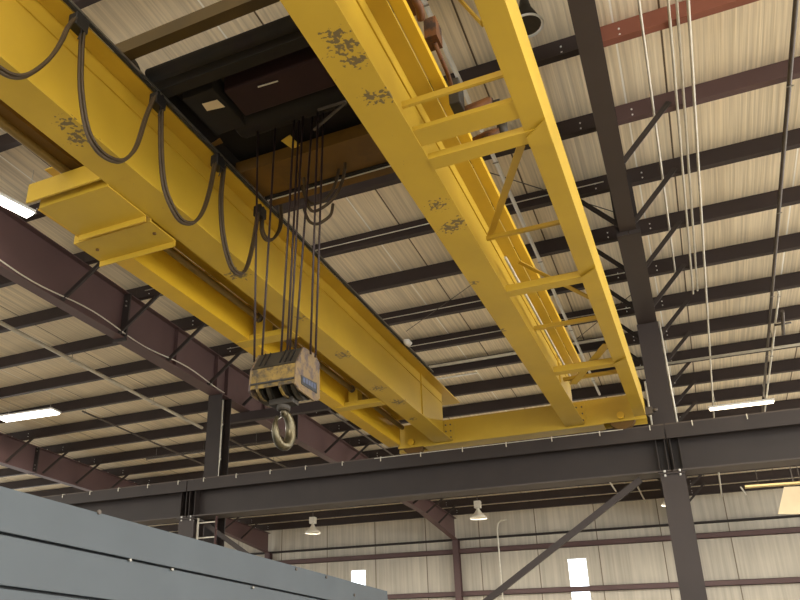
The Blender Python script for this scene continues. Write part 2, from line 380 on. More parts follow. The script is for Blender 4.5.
# runway beams, one per bay
for a, b, lab in ((XL-BAY, XL, 'brown runway beam left of the joint at the left-hand column'), (XL, XR, 'long brown runway beam that carries the yellow crane'), (XR, XR+BAY, 'brown runway beam running off to the right edge')):
    t = thing('runway_beam', lab, 'beam', ((a+b)/2, 13.5, 3.06))
    x0, x1 = a+.012, b-.012
    MB().box(x0, x1, 13.3, 13.7, 3.08, 3.105).build('bottom_flange', mat('dusty_brown_flange', (70, 62, 58), .55) if a < XL-1 else MATS['dusty_brown_flange'], t)
    MB().box(x0, x1, 13.492, 13.508, 3.105, 3.78).build('web', brown, t)
    MB().box(x0, x1, 13.3, 13.7, 3.78, 3.805).build('top_flange', brown, t)
    MB().box(x0, x1, 13.24, 13.76, 3.806, 3.825).box(x0, x1, 13.24, 13.255, 3.60, 3.806).box(x0, x1, 13.745, 13.76, 3.60, 3.806).build('cap_channel', brown, t)
    for x in (x0+.03, x0+.16, x1-.16, x1-.03): MB().box(x-.006, x+.006, 13.31, 13.491, 3.105, 3.78).box(x-.006, x+.006, 13.509, 13.69, 3.105, 3.78).build('stiffener', brown, t)
    MB().box(x0, x1, 13.468, 13.532, 3.826, 3.836).box(x0, x1, 13.49, 13.51, 3.836, 3.885).box(x0, x1, 13.475, 13.525, 3.885, 3.915).build('rail', mat('rail_dull', (84, 74, 66), .5, .3) if a < XL-1 else MATS['rail_dull'], t)
    if a == XL: MB().box(-5.2, -.8, 13.24, 13.25, 3.822, 3.836).build('edge_gleam', galv, t, 'pale strip painting the gleam on the top edge')  # light caught by the edge under the crane, put in as a pale strip
    k = 0; x = x0+.4
    while x < x1:
        if seen([(x, 13.24, 3.8)], 10):
            MB().bar((x, 13.225, 3.835), (x, 13.225, 3.76), .014, .014).bar((x, 13.225, 3.84), (x, 13.40, 3.84), .014, .014).build('rail_clip', galv, t)
        x += .78
# wind bracing between the crane columns
def brace(a, b, lab, w=.1):
    t = MB().bar(a, b, .012, w, up=(0, 0, 1)).bar((a[0], a[1]+.03, a[2]-w/2), (b[0], b[1]+.03, b[2]-w/2), .07, .01, up=(0, 0, 1))
    tag(t.build('diagonal_brace', colm), lab, 'beam')
brace((-.66, 13.46, 3.03), (-7.54, 13.46, -1.58), 'diagonal brace slanting down to the left from the right crane column')
brace((-9.15, 13.6, 3.0), (-2.2, 13.6, -1.58), 'diagonal brace slanting down to the right from the left crane column')

# ------------------------------------------------------------------ roof services
def roofpipe(name, x, ya, yb, r, material, lab, drop=.04, x2=None, cat='pipe', seg=8):
    x2 = x if x2 is None else x2
    n = 8
    pts = [(x+(x2-x)*i/n, ya+(yb-ya)*i/n, zp(ya+(yb-ya)*i/n)-drop-r) for i in range(n+1)]
    o = tag(MB().tube(pts, r, seg).build(name, material), lab, cat)
    if drop >= .06:
        for k in range(-3, 17, 2):
            y = PY(k)-.05
            if ya < y < yb:
                xx = x+(x2-x)*(y-ya)/(yb-ya); zz = zp(y)-drop-r
                MB().tube([(xx, y, zz-r), (xx, y, zp(y)+.001)], .007, 5).box(xx-r-.012, xx+r+.012, y-.012, y+.012, zz-r-.006, zz-r).build('hanger', steel, o)
    return o
roofpipe('conduit', .36, 3, 14.1, .016, galv, 'lone pale conduit just right of the right-hand rafter', x2=.44)
roofpipe('conduit', .68, 3, 15.1, .017, galv, 'pale conduit, left one of the bunch of three on the roof', drop=0, x2=.71)
roofpipe('conduit', .77, 3, 15.0, .017, galv, 'pale conduit, middle one of the bunch of three on the roof', drop=0, x2=.79)
roofpipe('conduit', .86, 3, 23.3, .019, galv, 'pale conduit, right one of the bunch of three, running on to the linear lamp', x2=.98)
roofpipe('sprinkler_pipe', 1.9, 3, 24.5, .03, pipem, 'dark sprinkler pipe near the right edge crossing under the purlins', x2=2.16, drop=.06)
roofpipe('conduit', 2.16, 15.5, 25.0, .022, galv, 'pale pipe hanging beside the dark sprinkler pipe at the right', x2=2.2, drop=.1)
roofpipe('sprinkler_pipe', -12.36, 6, 17.9, .045, galv, 'bright grey pipe slanting over the left bay', x2=-12.3, drop=.12)
roofpipe('sprinkler_pipe', -12.2, 18.3, 27, .03, pipem, 'dark pipe continuing beyond the bright pipe of the left bay', x2=-11.9, drop=.12)
roofpipe('sprinkler_pipe', -1.8, 4, 19.8, .03, whitem, 'white pipe seen between the right girder and its walkway beam', x2=-1.62, drop=.06)
def rp(px, py, off=.06):
    r = ray(px, py); tt = (7.208-off)/(r[2]+.0208*r[1]); return r[0]*tt, r[1]*tt
for (p, q, lab) in (((604, 474), (616, 492), 'short pale pipe over the diagonal brace, left one'), ((637, 486), (647, 506), 'short pale pipe over the diagonal brace, right one'), ((718, 468), (722, 502), 'short pale pipe right of the crane column'), ((741, 488), (744, 517), 'second short pale pipe right of the crane column')):
    (xa_, ya_), (xb_, yb_) = rp(*p), rp(*q)
    yb_ = min(yb_, 33.0)
    roofpipe('conduit', xa_, ya_, yb_, .03, galv, lab, x2=xb_, drop=0)
def xpipe(x0, x1, y, r, material, lab, drop=.05, name='sprinkler_pipe'):
    z = zp(y)-drop-r
    o = tag(MB().tube([(x0, y, z), ((x0+x1)/2, y, z), (x1, y, z)], r, 8).build(name, material), lab, 'pipe')
    for u in (.06, .35, .65, .94):
        xx = x0+(x1-x0)*u
        MB().tube([(xx, y, z+r), (xx, y, zp(y)+PD-.002)], .006, 5).build('hanger', steel, o)
    return o
xpipe(-.9, 8, 18.25, .032, galv, 'long grey pipe crossing the right bay under the purlins', .1)
xpipe(-9, -4.1, 17.3, .02, galv, 'thin grey conduit crossing the crane bay behind the hook', .02)
xpipe(-8, 4, 24.2, .03, galv, 'pale pipe crossing low behind the runway beam', .02)
xpipe(-8.8, 7, 27.3, .025, galv, 'second pale pipe crossing behind the runway beam', .02)
roofpipe('sprinkler_pipe', -14.6, 15.5, 26, .025, pipem, 'thin dark pipe slanting behind the bright lamp in the left bay', x2=-14.4, drop=.1)
roofpipe('sprinkler_pipe', -8.4, 17.2, 27, .025, pipem, 'dark pipe slanting away right of the left building column', x2=-8.2, drop=.1)
xpipe(-16, -9.6, 20.2, .03, pipem, 'dark pipe across the left bay near the left column', .03)
for k, lab in ((2, 'thin pale wire along the purlin just below the cable loops'), (4, 'thin pale wire along a purlin left of the right girder, upper one'), (5, 'thin pale wire along a purlin left of the right girder, lower one')):
    y = PY(k)-.115; z = zp(y)+.13
    tag(MB().tube([(XL+.3, y, z), (-4.5, y, z-.01), (-.4, y, z)], .009, 6).build('wire', galv), lab, 'wire')
y = PY(6)-.15
tag(MB().tube([(-6.5, y, zp(y)+.2), (-1.0, y, zp(y)+.2)], .04, 8).build('conduit', galv), 'grey pipe along the purlin just above the left girder end', 'pipe')
# conduit down the far wall
tag(MB().tube([(-7.1, 33.24, 6.3), (-7.35, 33.24, 6.28), (-7.5, 33.24, 6.18), (-7.55, 33.24, 5.95), (-7.55, 33.24, -1.6)], .035, 8).build('conduit', galv), 'pale conduit bending down the far wall right of the wall column', 'pipe')
# pipe valve assembly at the right
t = thing('pipe_coupling', 'dark pipe fitting hanging beside the pipe at the right edge', 'pipe', (2.25, 16.6, 6.72))
MB().tube([(2.27, 16.4, 6.76), (2.31, 17.3, 6.62)], .035, 10).build('body', pipem, t)
MB().tube([(2.14, 16.9, 6.69), (2.44, 16.9, 6.69)], .022, 8).build('handle', pipem, t)
MB().tube([(2.29, 16.85, 6.69), (2.29, 16.85, 6.82)], .03, 8).build('stem', pipem, t)
# thin sag rods crossing
for a, b, lab in (((-2.9, 8.6, 7.0), (.0, 12.0, 6.93), 'thin roof tie rod crossing behind the walkway beam'), ((-4.9, 14.5, 6.9), (-3.0, 13.0, 6.93), 'thin roof tie rod in the gap between the two girders'), ((-2.6, 17.6, 6.84), (-.3, 14.6, 6.9), 'thin roof tie rod left of the right-hand column'),
                  ((-9.2, 15.8, 6.86), (-6.8, 19.0, 6.8), 'thin roof tie rod right of the left-hand column')):
    tag(MB().tube([a, b], .008, 6).build('tie_rod', pipem), lab, 'rod')
# thin cable looping along the left rafter
pts = [(XL+.14, y, 6.12+.05*math.sin(y*2.1)) for y in [6+.25*i for i in range(34)]]
tag(MB().tube(pts, .012, 6).build('cable', galv), 'thin pale cable strung along the side of the left rafter', 'cable')

# lamps
LP = 260
def linear_lamp(a, b, w, lab, gm, hang=True, power=55):
    a = Vector(a); b = Vector(b); c_ = (a+b)/2; d = (b-a).normalized()
    t = thing('ceiling_light', lab, 'lamp', c_)
    MB().bar(a, b, w, .05).build('housing', whitem, t)
    dn = Vector((0, 0, -.045))
    MB().bar(a+d*.03+dn, b-d*.03+dn, w*.86, .035).build('diffuser', gm, t)
    if hang:
        for s in (.12, .88):
            p = a+(b-a)*s
            MB().tube([p+Vector((0, 0, .025)), Vector((p.x, p.y, zp(p.y)+PD-.01))], .006, 5).build('hanger', galv, t)
    L = bpy.data.lights.new('lamp_light', 'AREA'); L.shape = 'RECTANGLE'; L.size = (b-a).length; L.size_y = w; L.energy = power; L.color = (1, .93, .82)
    if abs(d.y) > .7: L.size, L.size_y = w, (b-a).length
    lo = bpy.data.objects.new('lamp_light', L); COL.objects.link(lo); lo.parent = t; lo.location = (0, 0, -.09)
linear_lamp((-17.0, 14.95, 6.72), (-15.1, 15.05, 6.72), .4, 'glaring linear lamp over the left bay at the left edge', glow, power=300)
linear_lamp((.84, 21.7, 6.58), (2.36, 21.7, 6.58), .17, 'linear lamp glowing under the purlins right of the right-hand column', glow2, power=300)
linear_lamp((-8.62, 6.55, 6.62), (-8.45, 7.35, 6.62), .2, 'small bright lamp at the left edge beside the platform plates', glow, power=12)
for x, y, lab in ((4.4, -4, 'added linear fill lamp behind the camera, right bay'), (-4.8, -4, 'added linear fill lamp behind the camera, crane bay'), (-14, -4, 'added linear fill lamp behind the camera, left bay'), (6.5, 3, 'added linear fill lamp outside the right edge, near'), (7.4, 10, 'added linear fill lamp outside the right edge, farther'), (-16.6, 3, 'added linear fill lamp outside the left edge, near'), (-20, 9, 'added linear fill lamp outside the left edge, farther'), (-2.2, -2.0, 'added linear fill lamp over the camera')):  # unseen lamps added out of frame to brighten floor and ceiling
    assert not seen([(x-1, y, 6.5), (x, y, 6.5), (x+1, y, 6.5)], 5), lab
    linear_lamp((x-.9, y, 6.55), (x+.9, y, 6.55), .3, lab, glow, power=LP)
def bell(x, y, z, lab):
    t = thing('pendant_lamp', lab, 'lamp', (x, y, z))
    MB().box(x-.11, x+.11, y-.1, y+.1, z+.36, z+.6).build('gear_box', galv, t)
    MB().tube([(x, y, z+.6), (x, y, zp(y)+PD-.01)], .015, 6).build('rod', pipem, t)
    prof = [(.05, .36), (.06, .3), (.12, .2), (.22, .1), (.3, .0), (.29, .0), (.2, .1), (.1, .2), (.03, .28)]
    m = MB(); seg = 24; n0 = len(m.v); rings = []
    for (r, h) in prof: rings.append(m._v([(x+r*math.cos(2*PI*k/seg), y+r*math.sin(2*PI*k/seg), z+h) for k in range(seg)]))
    for a, b in zip(rings, rings[1:]):
        for k in range(seg): m.smooth.add(len(m.f)); m.f.append((a+k, a+(k+1) % seg, b+(k+1) % seg, b+k))
    m.build('reflector', galv, t)
    m = MB().tube([(x, y, z+.27), (x, y, z+.22), (x, y, z+.1), (x, y, z+.06)], .05, 10, rs=[.03, .06, .06, .02]); m.build('bulb', glow2 if 'column' in lab else whitem, t)
    L = bpy.data.lights.new('bell_light', 'AREA'); L.shape = 'DISK'; L.size = .4; L.energy = 260; L.color = (1, .93, .82)
    lo = bpy.data.objects.new('bell_light', L); COL.objects.link(lo); lo.parent = t; lo.location = (0, 0, .02)
    return t
bell(-10.74*27/22, 27, 4.22*27/22, 'bell-shaped pendant lamp, leftmost of the three under the far purlins')
bell(-5.5*27/22, 27, 4.27*27/22, 'bell-shaped pendant lamp in front of the far wall beside the wall column')
bell(-.52*27/22+.1, 27, 4.22*27/22, 'bell-shaped pendant lamp half hidden by the right crane column')
# round lamp half hidden behind the walkway beam, top
t = thing('round_lamp', 'round white-rimmed lamp half hidden behind the walkway beam at the top', 'lamp', at(527, 26, Z=6.75))
a = at(527, 26, Z=6.75)
m = MB(); rim = [(a.x+.17*math.cos(q), a.y+.17*math.sin(q), 6.75) for q in [2*PI*i/32 for i in range(33)]]
m.tube(rim, .014, 8, False); m.build('rim', whitem, t)
MB().tube([(a.x, a.y, 6.76), (a.x, a.y, 6.86), (a.x, a.y, 7.0), (a.x, a.y, 7.12)], .2, 20, rs=[.155, .13, .07, .05]).build('reflector', blockdark, t)
MB().tube([(a.x, a.y, 7.12), (a.x, a.y, zp(a.y)+PD-.01)], .02, 8).build('rod', pipem, t)

# beige board and trough at the right
t = thing('hanging_board', 'blank beige board hanging before the far wall at the right edge', 'board', (3.3, 26, 4.6))
p = [at(x, y, Y=26) for x, y in ((778, 514), (806, 514), (806, 486), (784, 487))]
MB().prism([(q.x, q.z) for q in p], 1, 26, 26.04).build('panel', boardm, t)
MB().box(p[3].x+.25, p[3].x+.28, 26.01, 26.03, p[3].z, zp(26)).box(p[3].x+.75, p[3].x+.78, 26.01, 26.03, p[3].z, zp(26)).build('hanger', pipem, t)
a, b = at(745, 487, Y=24), at(815, 482, Y=24)
t = thing('light_trough', 'narrow yellowish trough above the beige board', 'lamp', ((a.x+b.x)/2, 24, a.z))
MB().bar((a.x, 24, a.z), (b.x, 24, b.z), .2, .05).build('housing', mat('dull_yellow_trough', (168, 146, 92), .5), t)
for u in (.2, .8):
    q = a+(b-a)*u; MB().tube([(q.x, 24, q.z), (q.x, 24, zp(24)+PD)], .008, 5).build('hanger', pipem, t)

# ------------------------------------------------------------------ grey enclosure, lower left
t = thing('equipment_enclosure', 'long grey enclosure of overlapping metal panels at the lower left', 'enclosure', (-5.2, 4, FZ))
ET = .287*4
YE = 10.56
levels = [ET, .855, .532, .21, -.11, -.43, -.75, -1.07, FZ+.02]
for i in range(len(levels)-1):
    z1, z0 = levels[i], levels[i+1]
    MB().prism([(-4.06, z0+.014), (-4.0+.004, z0+.014), (-4.0, z1-.004), (-4.06, z1-.004)], 1, -3, YE).build('side_panel', greypaint, t, bevel=.004)
MB().box(-6.4, -4.065, -3, YE-.01, FZ, ET-.02).build('core', seamdark, t, 'dark inner box seen in the gaps between panels')
MB().box(-6.45, -4.0, -3.02, YE+.01, ET-.016, ET).build('top_sheet', greypaint, t)
MB().box(-6.4, -4.0, YE-.008, YE+.01, FZ, ET-.018).build('end_panel', greypaint, t)
for (px, py) in ((130, 560), (172, 569.5), (253, 587.5)):
    q = at(px, py, X=-3.985)
    MB().tube([(-4.0, q.y, q.z), (-3.975, q.y, q.z)], .012, 8).build('screw', steel, t)
for (px, py) in ((297, 569), (327, 577), (355, 595), (100, 512)):
    q = at(px, py, X=-3.985)
    MB().tube([(-4.0, q.y, q.z), (-3.985, q.y, q.z)], .018, 8).build('screw', pipem, t)
# light metal frame on the far side of the enclosure
t = thing('ladder_frame', 'small pale ladder frame beside the left crane column behind the enclosure', 'ladder', (-8.9, 13.2, FZ))
for x in (-8.98, -8.55):
    MB().tube([(x, 13.15, FZ), (x, 13.15, 3.0)], .022, 8).build('rail', galv if x < -8.9 else redbrown, t)
for i in range(15):
    z = FZ+.3+.3*i
    if z < 2.95: MB().tube([(-8.98, 13.15, z), (-8.55, 13.15, z)], .014, 8).build('rung', galv, t)

# ------------------------------------------------------------------ the bridge crane (crane axes)
ZB, ZT = 4.05, 5.0
GL, GR = -4.10, -1.757
Y0, Y1 = -1.2, 13.42
def cw(px, py, Z): return to_crane(at(px, py, Z=Z))
CR = thing('bridge_crane', 'yellow double-girder bridge crane spanning the hall on the brown runway beam', 'crane', (-2.9, 13.5, 3.93))
def wpt(px, py): q = at(px, py, Z=ZB); return (q.x+2.9, q.y-13.5, q.z-3.93)
chipL = chipped('left_girder_worn_paint', None, [(wpt(x, y), r) for x, y, r in ((80, 138, .20), (68, 124, .16), (92, 128, .14), (238, 275, .22), (343, 355, .2), (352, 352, .14), (378, 388, .2), (398, 402, .22), (300, 318, .12), (412, 419, .14))])
chipR = chipped('right_girder_worn_paint', None, [(wpt(x, y), r) for x, y, r in ((345, 48, .2), (335, 36, .15), (357, 60, .15), (372, 98, .15), (386, 95, .14), (438, 205, .16), (450, 228, .2), (458, 222, .16), (473, 283, .1), (502, 330, .1))])
for gx, cm, nm in ((GL, chipL, 'left'), (GR, chipR, 'right')):
    fw = .345 if gx == GL else .32
    g = MB(True).box(gx-.007, gx+.007, Y0, Y1-.01, ZB+.02, ZT-.02).build('girder_web', yellow, CR)
    MB(True).box(gx-fw/2, gx+fw/2, Y0, Y1-.01, ZB, ZB+.02).build('girder_bottom_flange', cm, CR, 'yellow flange with scuffed and chipped paint')
    MB(True).box(gx-fw/2, gx+fw/2, Y0, Y1+(.62 if gx == GL else .35), ZT-.02, ZT).build('girder_top_flange', yellow, CR)
    MB(True).box(gx-.02, gx+.02, Y0, Y1, ZT, ZT+.05).build('trolley_rail', steel, CR)
    s = MB(True)
    for y in (.5, 2.5): s.box(gx+.007, gx+.1, y, y+.01, ZB+.02, ZT-.02)
    MB(True).box(gx+.007, gx+.022, Y0, Y1-.01, 4.80, 4.815).build('weld_seam', yellow, g)
    MB(True).box(gx+.007, gx+.03, 12.2, 12.215, ZB+.02, ZT-.02).build('stiffener', yellow, g)
    # splice plates to the end truck
    e = MB(True).box(gx+.02, gx+.20, Y1-.03, Y1-.012, ZB+.04, 4.46).build('end_connection_plate', yellow, CR)
    for z in (4.12, 4.24, 4.36):
        for x in (.06, .15): MB(True).tube([(gx+x, Y1-.05, z), (gx+x, Y1-.03, z)], .015, 6).build('bolt', pipem, e)
# festoon track along the left girder
MB(True).box(-3.915, -3.885, Y0, 12.3, ZT-.012, ZT+.028).build('festoon_track', seamdark, CR)
MB(True).box(-3.884, -3.876, Y0, 12.3, ZT-.0, ZT+.02).build('festoon_track_lip', steel, CR)
# walkway strip on the right girder
MB(True).box(-1.597, -1.49, Y0, Y1-.3, ZT+.02, ZT+.05).box(-1.505, -1.49, Y0, Y1-.3, ZT+.05, ZT+.10).build('walkway_channel', yellow2, CR)
# outer walkway beams
ob = MB(True).box(-.79, -.61, Y0, 13.3, ZB, ZB+.012).box(-.622, -.61, Y0, 13.3, ZB+.012, 4.53).box(-.79, -.778, Y0, 13.3, ZB+.012, 4.2).box(-.72, -.61, Y0, 13.3, 4.53, 4.542)
ob.build('walkway_beam', yellow, CR)
ol = MB(True).box(-5.14, -4.91, 4.4, 13.3, ZB, ZB+.012).box(-4.922, -4.91, 4.4, 13.3, ZB+.012, 4.5).box(-5.14, -4.9, 4.4, 13.3, 4.5, 4.512)
ol.build('shaft_side_beam', yellow2, CR)
MB(True).box(-4.90, -4.2, 5.0, 13.2, 4.52, 4.535).build('walkway_plate', yellow, CR)
MB(True).box(-4.72, -4.6, Y0, 4.4, 4.32, 4.40).build('shaft_channel', trolleyyel, CR)
# line shafts
sh = MB(True).tube([(-4.75, Y0, 4.30), (-4.75, 6, 4.30), (-4.75, 13.0, 4.30)], .042, 12)
sh.build('drive_shaft', mat('shaft_dull', (120, 98, 48), .5, .2), CR)
for px, py in ((257, 318), (351, 389), (418, 437)):
    q = cw(px, py, 4.30)
    y = q.y+.15
    MB(True).box(-4.83, -4.67, y-.10, y+.10, 4.086, 4.31).build('bearing_block', yellow, CR, bevel=.01)
    MB(True).tube([(-4.75, y-.18, 4.3), (-4.75, y-.12, 4.3)], .055, 12).build('shaft_coupling', pipem, CR)
    MB(True).box(-5.1, -4.28, y-.09, y+.10, 4.035, 4.048).box(-5.1, -4.28, y-.09, y-.08, 4.048, 4.11).build('bearing_bracket', yellow, CR)
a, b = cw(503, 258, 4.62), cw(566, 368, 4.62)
MB(True).tube([(-1.62, a.y, 4.62), (-1.62, 11, 4.62), (-1.62, 12.9, 4.62)], .018, 12).build('edge_highlight', galv, CR, 'thin pale tube painting an edge highlight along the right girder')  # bright highlight of an edge, modelled as a thin pale tube
# platform plates on the left
for y0, y1, x0, z in ((4.36, 4.90, -5.08, ZB-.02), (4.97, 5.37, -5.22, ZB-.04)):
    p = MB(True).box(x0, -4.27, y0, y1, z, z+.014).box(x0, -4.27, y1-.012, y1, z-.06, z).box(x0, -4.27, y0, y0+.012, z+.014, z+.20).build('platform_plate', yellow, CR)
    for xx in ((x0+.15, -4.36) if y0 > 4.5 else ()): MB(True).tube([(xx, y0+.18, z-.015), (xx, y0+.18, z)], .018, 8).build('bolt', trolleyyel, p)
MB(True).box(-5.15, -4.28, 4.26, 4.28, ZB+.0, ZB+.2).build('platform_web', yellow, CR)
# cross members on the right walkway
def cross(y0, y1, z0, z1, x0=-1.597, x1=-.78, mt=yellow): return MB(True).box(x0, x1, y0, y1, z0, z0+.012).box(x0, x1, y0, y0+.01, z0+.012, z1).build('cross_member', mt, CR)
cross(4.62, 4.65, 4.12, 4.17)
cross(4.86, 5.08, 4.06, 4.10)
cross(5.24, 5.40, 4.04, 4.10, x1=-.62)
cross(7.92, 8.07, 4.04, 4.12, x1=-.62)
cross(7.15, 7.19, 4.3, 4.34)
cross(9.45, 9.50, 4.2, 4.25)
cross(10.68, 10.82, 4.04, 4.13, x1=-.62)
cross(11.5, 11.56, 4.2, 4.25)
for y in (5.30, 7.92, 10.68):
    MB(True).prism([(-.79, y), (-.61, y-.16), (-.61, y+.16), (-.79, y+.12)], 2, 4.025, 4.037).build('gusset', yellow, CR)
def diag(p, q, z1, z2, w=.07):
    a, b = cw(*p, z1), cw(*q, z2)
    return MB(True).bar(a, b, w, .012).build('diagonal_strut', yellow, CR)
diag((521, 146), (490, 236), 4.2, 4.55)
diag((519, 262), (590, 298), 4.6, 4.2, .06)
diag((607, 344), (573, 384), 4.15, 4.15, .11)
diag((455, -6), (482, 24), 4.5, 4.15, .06)
# end truck
et = MB(True).box(-5.0, -.62, Y1, Y1+.014, 4.03, 4.46).box(-5.0, -.62, Y1+.33, Y1+.344, 4.03, 4.46).box(-5.0, -.62, Y1, Y1+.344, 4.46, 4.474).box(-4.5, -1.3, Y1, Y1+.344, 4.016, 4.03)
et.build('end_truck', yellow, CR)
for x in (-4.72, -1.0):
    MB(True).tube([(x, 13.52-.07, 4.115), (x, 13.52-.055, 4.115), (x, 13.52-.054, 4.115), (x, 13.52+.054, 4.115), (x, 13.52+.055, 4.115), (x, 13.52+.07, 4.115)], .19, 28, rs=[.215, .215, .19, .19, .215, .215]).build('wheel', trolleyyel, CR)
    MB(True).tube([(x, 13.33, 4.115), (x, 13.40, 4.115)], .06, 16).build('wheel_hub', yellow2, CR)
MB(True).box(-.62, -.5, 13.42, 13.5, 4.1, 4.22).tube([(-.5, 13.46, 4.16), (-.42, 13.46, 4.16)], .03, 10).build('bumper', pipem, CR)
# bridge drive motor and gear on the right walkway
mt = MB(True).tube([(-1.38, 5.72, 4.75), (-1.36, 5.72, 4.75), (-1.12, 5.72, 4.78), (-1.10, 5.72, 4.78)], .1, 20, rs=[.085, .1, .1, .08])
mt = mt.build('drive_motor', motororange, CR)
MB(True).tube([(-1.10, 5.72, 4.78), (-1.04, 5.72, 4.78)], .055, 14).build('motor_fan_cap', black, mt)
MB(True).box(-1.44, -1.34, 5.45, 5.62, 4.72, 5.0).build('gear_housing', blockdark, CR, bevel=.01)
MB(True).tube([(-1.40, 6.12, 4.75), (-1.26, 6.12, 4.76), (-1.14, 6.12, 4.77)], .08, 18, rs=[.06, .08, .07]).build('brake_unit', motororange, CR)
MB(True).tube([(-1.12, 6.12, 4.74), (-1.12, 6.12, 4.9)], .05, 12).build('brake_coil', blockdark, CR)
# limit switch group near the top
MB(True).box(-1.42, -1.36, 4.28, 4.5, 4.86, 4.94).tube([(-1.36, 4.22, 4.85), (-1.34, 4.4, 4.83), (-1.36, 4.5, 4.8)], .035, 8).build('gear_chain', motororange, CR)
MB(True).box(-1.38, -1.28, 4.62, 4.78, 4.72, 4.92).tube([(-1.32, 4.7, 4.72), (-1.30, 4.95, 4.60), (-1.33, 5.15, 4.66)], .018, 8).build('limit_switch', motororange, CR)

# ------------------------------------------------------------------ the hoist trolley (rolls on the crane)
TR = thing('hoist_trolley', 'dark greasy hoist trolley spanning between the two yellow girders', 'hoist', (-2.93, 5.3, ZT+.05))
xa, xb = GL+.2, GR-.19
zt = ZT+.15
MB(True).box(GL+.02, GR+.12, 4.03, 4.14, zt, zt+.14).build('front_bar', mat('trolley_olive_paint', (66, 50, 10), .6, 0, .2, 3), TR)
MB(True).tube([(xa-.08, 4.41, 5.19), (xb+.1, 4.43, 5.19)], .07, 16).build('cross_tube', trolleym, TR)
MB(True).box(GL-.12, GR+.12, 4.52, 4.64, zt-.05, zt+.2).build('cross_beam', trolleym, TR)
MB(True).box(GL+.02, GL+.08, 4.75, 6.6, zt-.02, zt+.25).build('side_frame', trolleym, TR)
MB(True).box(GR-.08, GR-.02, 4.4, 6.6, zt-.02, zt+.25).build('side_frame', trolleym, TR)
MB(True).box(GL+.08, GR-.08, 4.66, 6.46, zt+.20, zt+.22).build('deck_plate', trolleym, TR)
# rear beam, dirty yellow with a pale lower edge
MB(True).box(xa-.1, xb+.16, 5.95, 5.97, zt-.05, zt+.1).box(xa-.1, xb+.16, 5.97, 6.46, zt-.05, zt-.03).build('rear_beam', trolleyyel, TR)
MB(True).box(xa-.02, xb+.16, 6.46, 6.50, zt-.075, zt+.0).build('rear_beam_edge', trolleym, TR)
MB(True).box(xa-.02, xb+.16, 6.53, 6.55, zt-.06, zt+.16).box(xa-.02, xb+.16, 6.55, 6.66, zt-.06, zt-.04).build('rear_channel', trolleyyel, TR)
dr = MB(True); pts = []; rs = []
n = 60
for i in range(n+1):
    pts.append((xa+.25+(xb-xa-.75)*i/n, 5.45, 5.36)); rs.append(.2+(.012 if i % 2 else 0))
dr.tube(pts, .2, 28, rs=rs).build('rope_drum', trolleym, TR)
MB(True).tube([(xb-.42, 5.3, 5.4), (xb-.40, 5.3, 5.4), (xb-.05, 5.3, 5.4), (xb-.02, 5.3, 5.4)], .2, 24, rs=[.18, .24, .24, .18]).build('hoist_motor', trolleyred, TR)
MB(True).box(xa+.45, xa+1.45, 4.85, 5.25, 5.16, 5.36).build('gear_case', trolleyred, TR, bevel=.02)
MB(True).box(xa+.05, xa+.4, 4.75, 5.35, 5.14, 5.34).build('control_box', trolleym, TR, bevel=.01)
q = [cw(x, y, 5.12) for x, y in ((202, 104), (217, 100), (225, 107), (207, 111))]
MB(True).prism([(v.x, v.y) for v in q], 2, 5.12, 5.124).build('label_plate', boardm, TR, 'pale plate under the trolley')
q = [cw(x, y, 5.05) for x, y in ((281, 141), (290, 135), (300, 146), (292, 149))]
MB(True).prism([(v.x, v.y) for v in q], 2, 5.05, 5.055).build('rope_guide', yellow, TR, 'yellow plate beside the ropes')
q = [cw(x, y, 5.08) for x, y in ((209, 145), (220, 138), (223, 143), (213, 147))]
MB(True).prism([(v.x, v.y) for v in q], 2, 5.08, 5.085).build('bracket_plate', trolleyyel, TR)
a, b = cw(346, 102, 5.05), cw(314, 130, 5.05)
MB(True).bar(a, b, .025, .02).bar(cw(318, 110, 5.05), cw(346, 101, 5.05), .02, .02).build('brace_rod', pipem, TR)
MB(True).bar(cw(258, 87, 5.13), cw(278, 81, 5.13), .012, .008).build('edge_strip', galv, TR, 'thin pale strip under the trolley')
for x, s in ((GL, 1), (GR, -1)):
    for y in (4.25, 6.2):
        MB(True).tube([(x-.045, y, ZT+.175), (x-.03, y, ZT+.175), (x-.029, y, ZT+.175), (x+.029, y, ZT+.175), (x+.03, y, ZT+.175), (x+.045, y, ZT+.175)], .12, 20, rs=[.14, .14, .125, .125, .14, .14]).build('wheel', blockdark, TR)
MB(True).box(xa-.02, xb+.16, 6.502, 6.512, zt-.085, zt-.07).build('edge_strip', galv, TR, 'thin pale strip on the rear beam')
# ropes: top and bottom ends surveyed in the block's plane
top = [(258, 120), (275.5, 125), (294, 125), (299, 122), (303, 120), (313, 110), (318, 112), (323.5, 112)]
bot = [(254.5, 357), (262, 355.5), (281, 352), (287, 351), (289.5, 352), (295, 350), (310.5, 349), (315.5, 352)]
for i, (t_, b_) in enumerate(zip(top, bot)):
    yt = 5.62 if i % 2 else 5.55
    yb = 5.62 if i < 6 else 5.7
    q0 = at(*b_, Y=yb); q1 = at(*t_, Y=yt)
    q1 = q0+(q1-q0)*((5.2-q0.z)/(q1.z-q0.z))
    q0.z -= .05
    MB().tube([q0, q1], .0105, 8).build('wire_rope', ropem, TR)

# ------------------------------------------------------------------ hook block
HB = thing('hook_block', 'worn yellow hook block with steel hook hanging on ropes below the trolley', 'hook', (-3.05, 5.67, 1.85))
bx0, bx1 = -3.285, -2.824
prof = [(5.45, 2.497), (5.575, 2.685), (5.79, 2.705), (5.90, 2.65), (5.91, 2.31), (5.80, 2.255), (5.50, 2.262), (5.43, 2.29)]
MB().prism(prof, 0, bx1-.02, bx1).build('end_plate', blockend, HB, bevel=.006)
MB().prism(prof, 0, bx0, bx0+.02).build('end_plate', blockend, HB, bevel=.006)
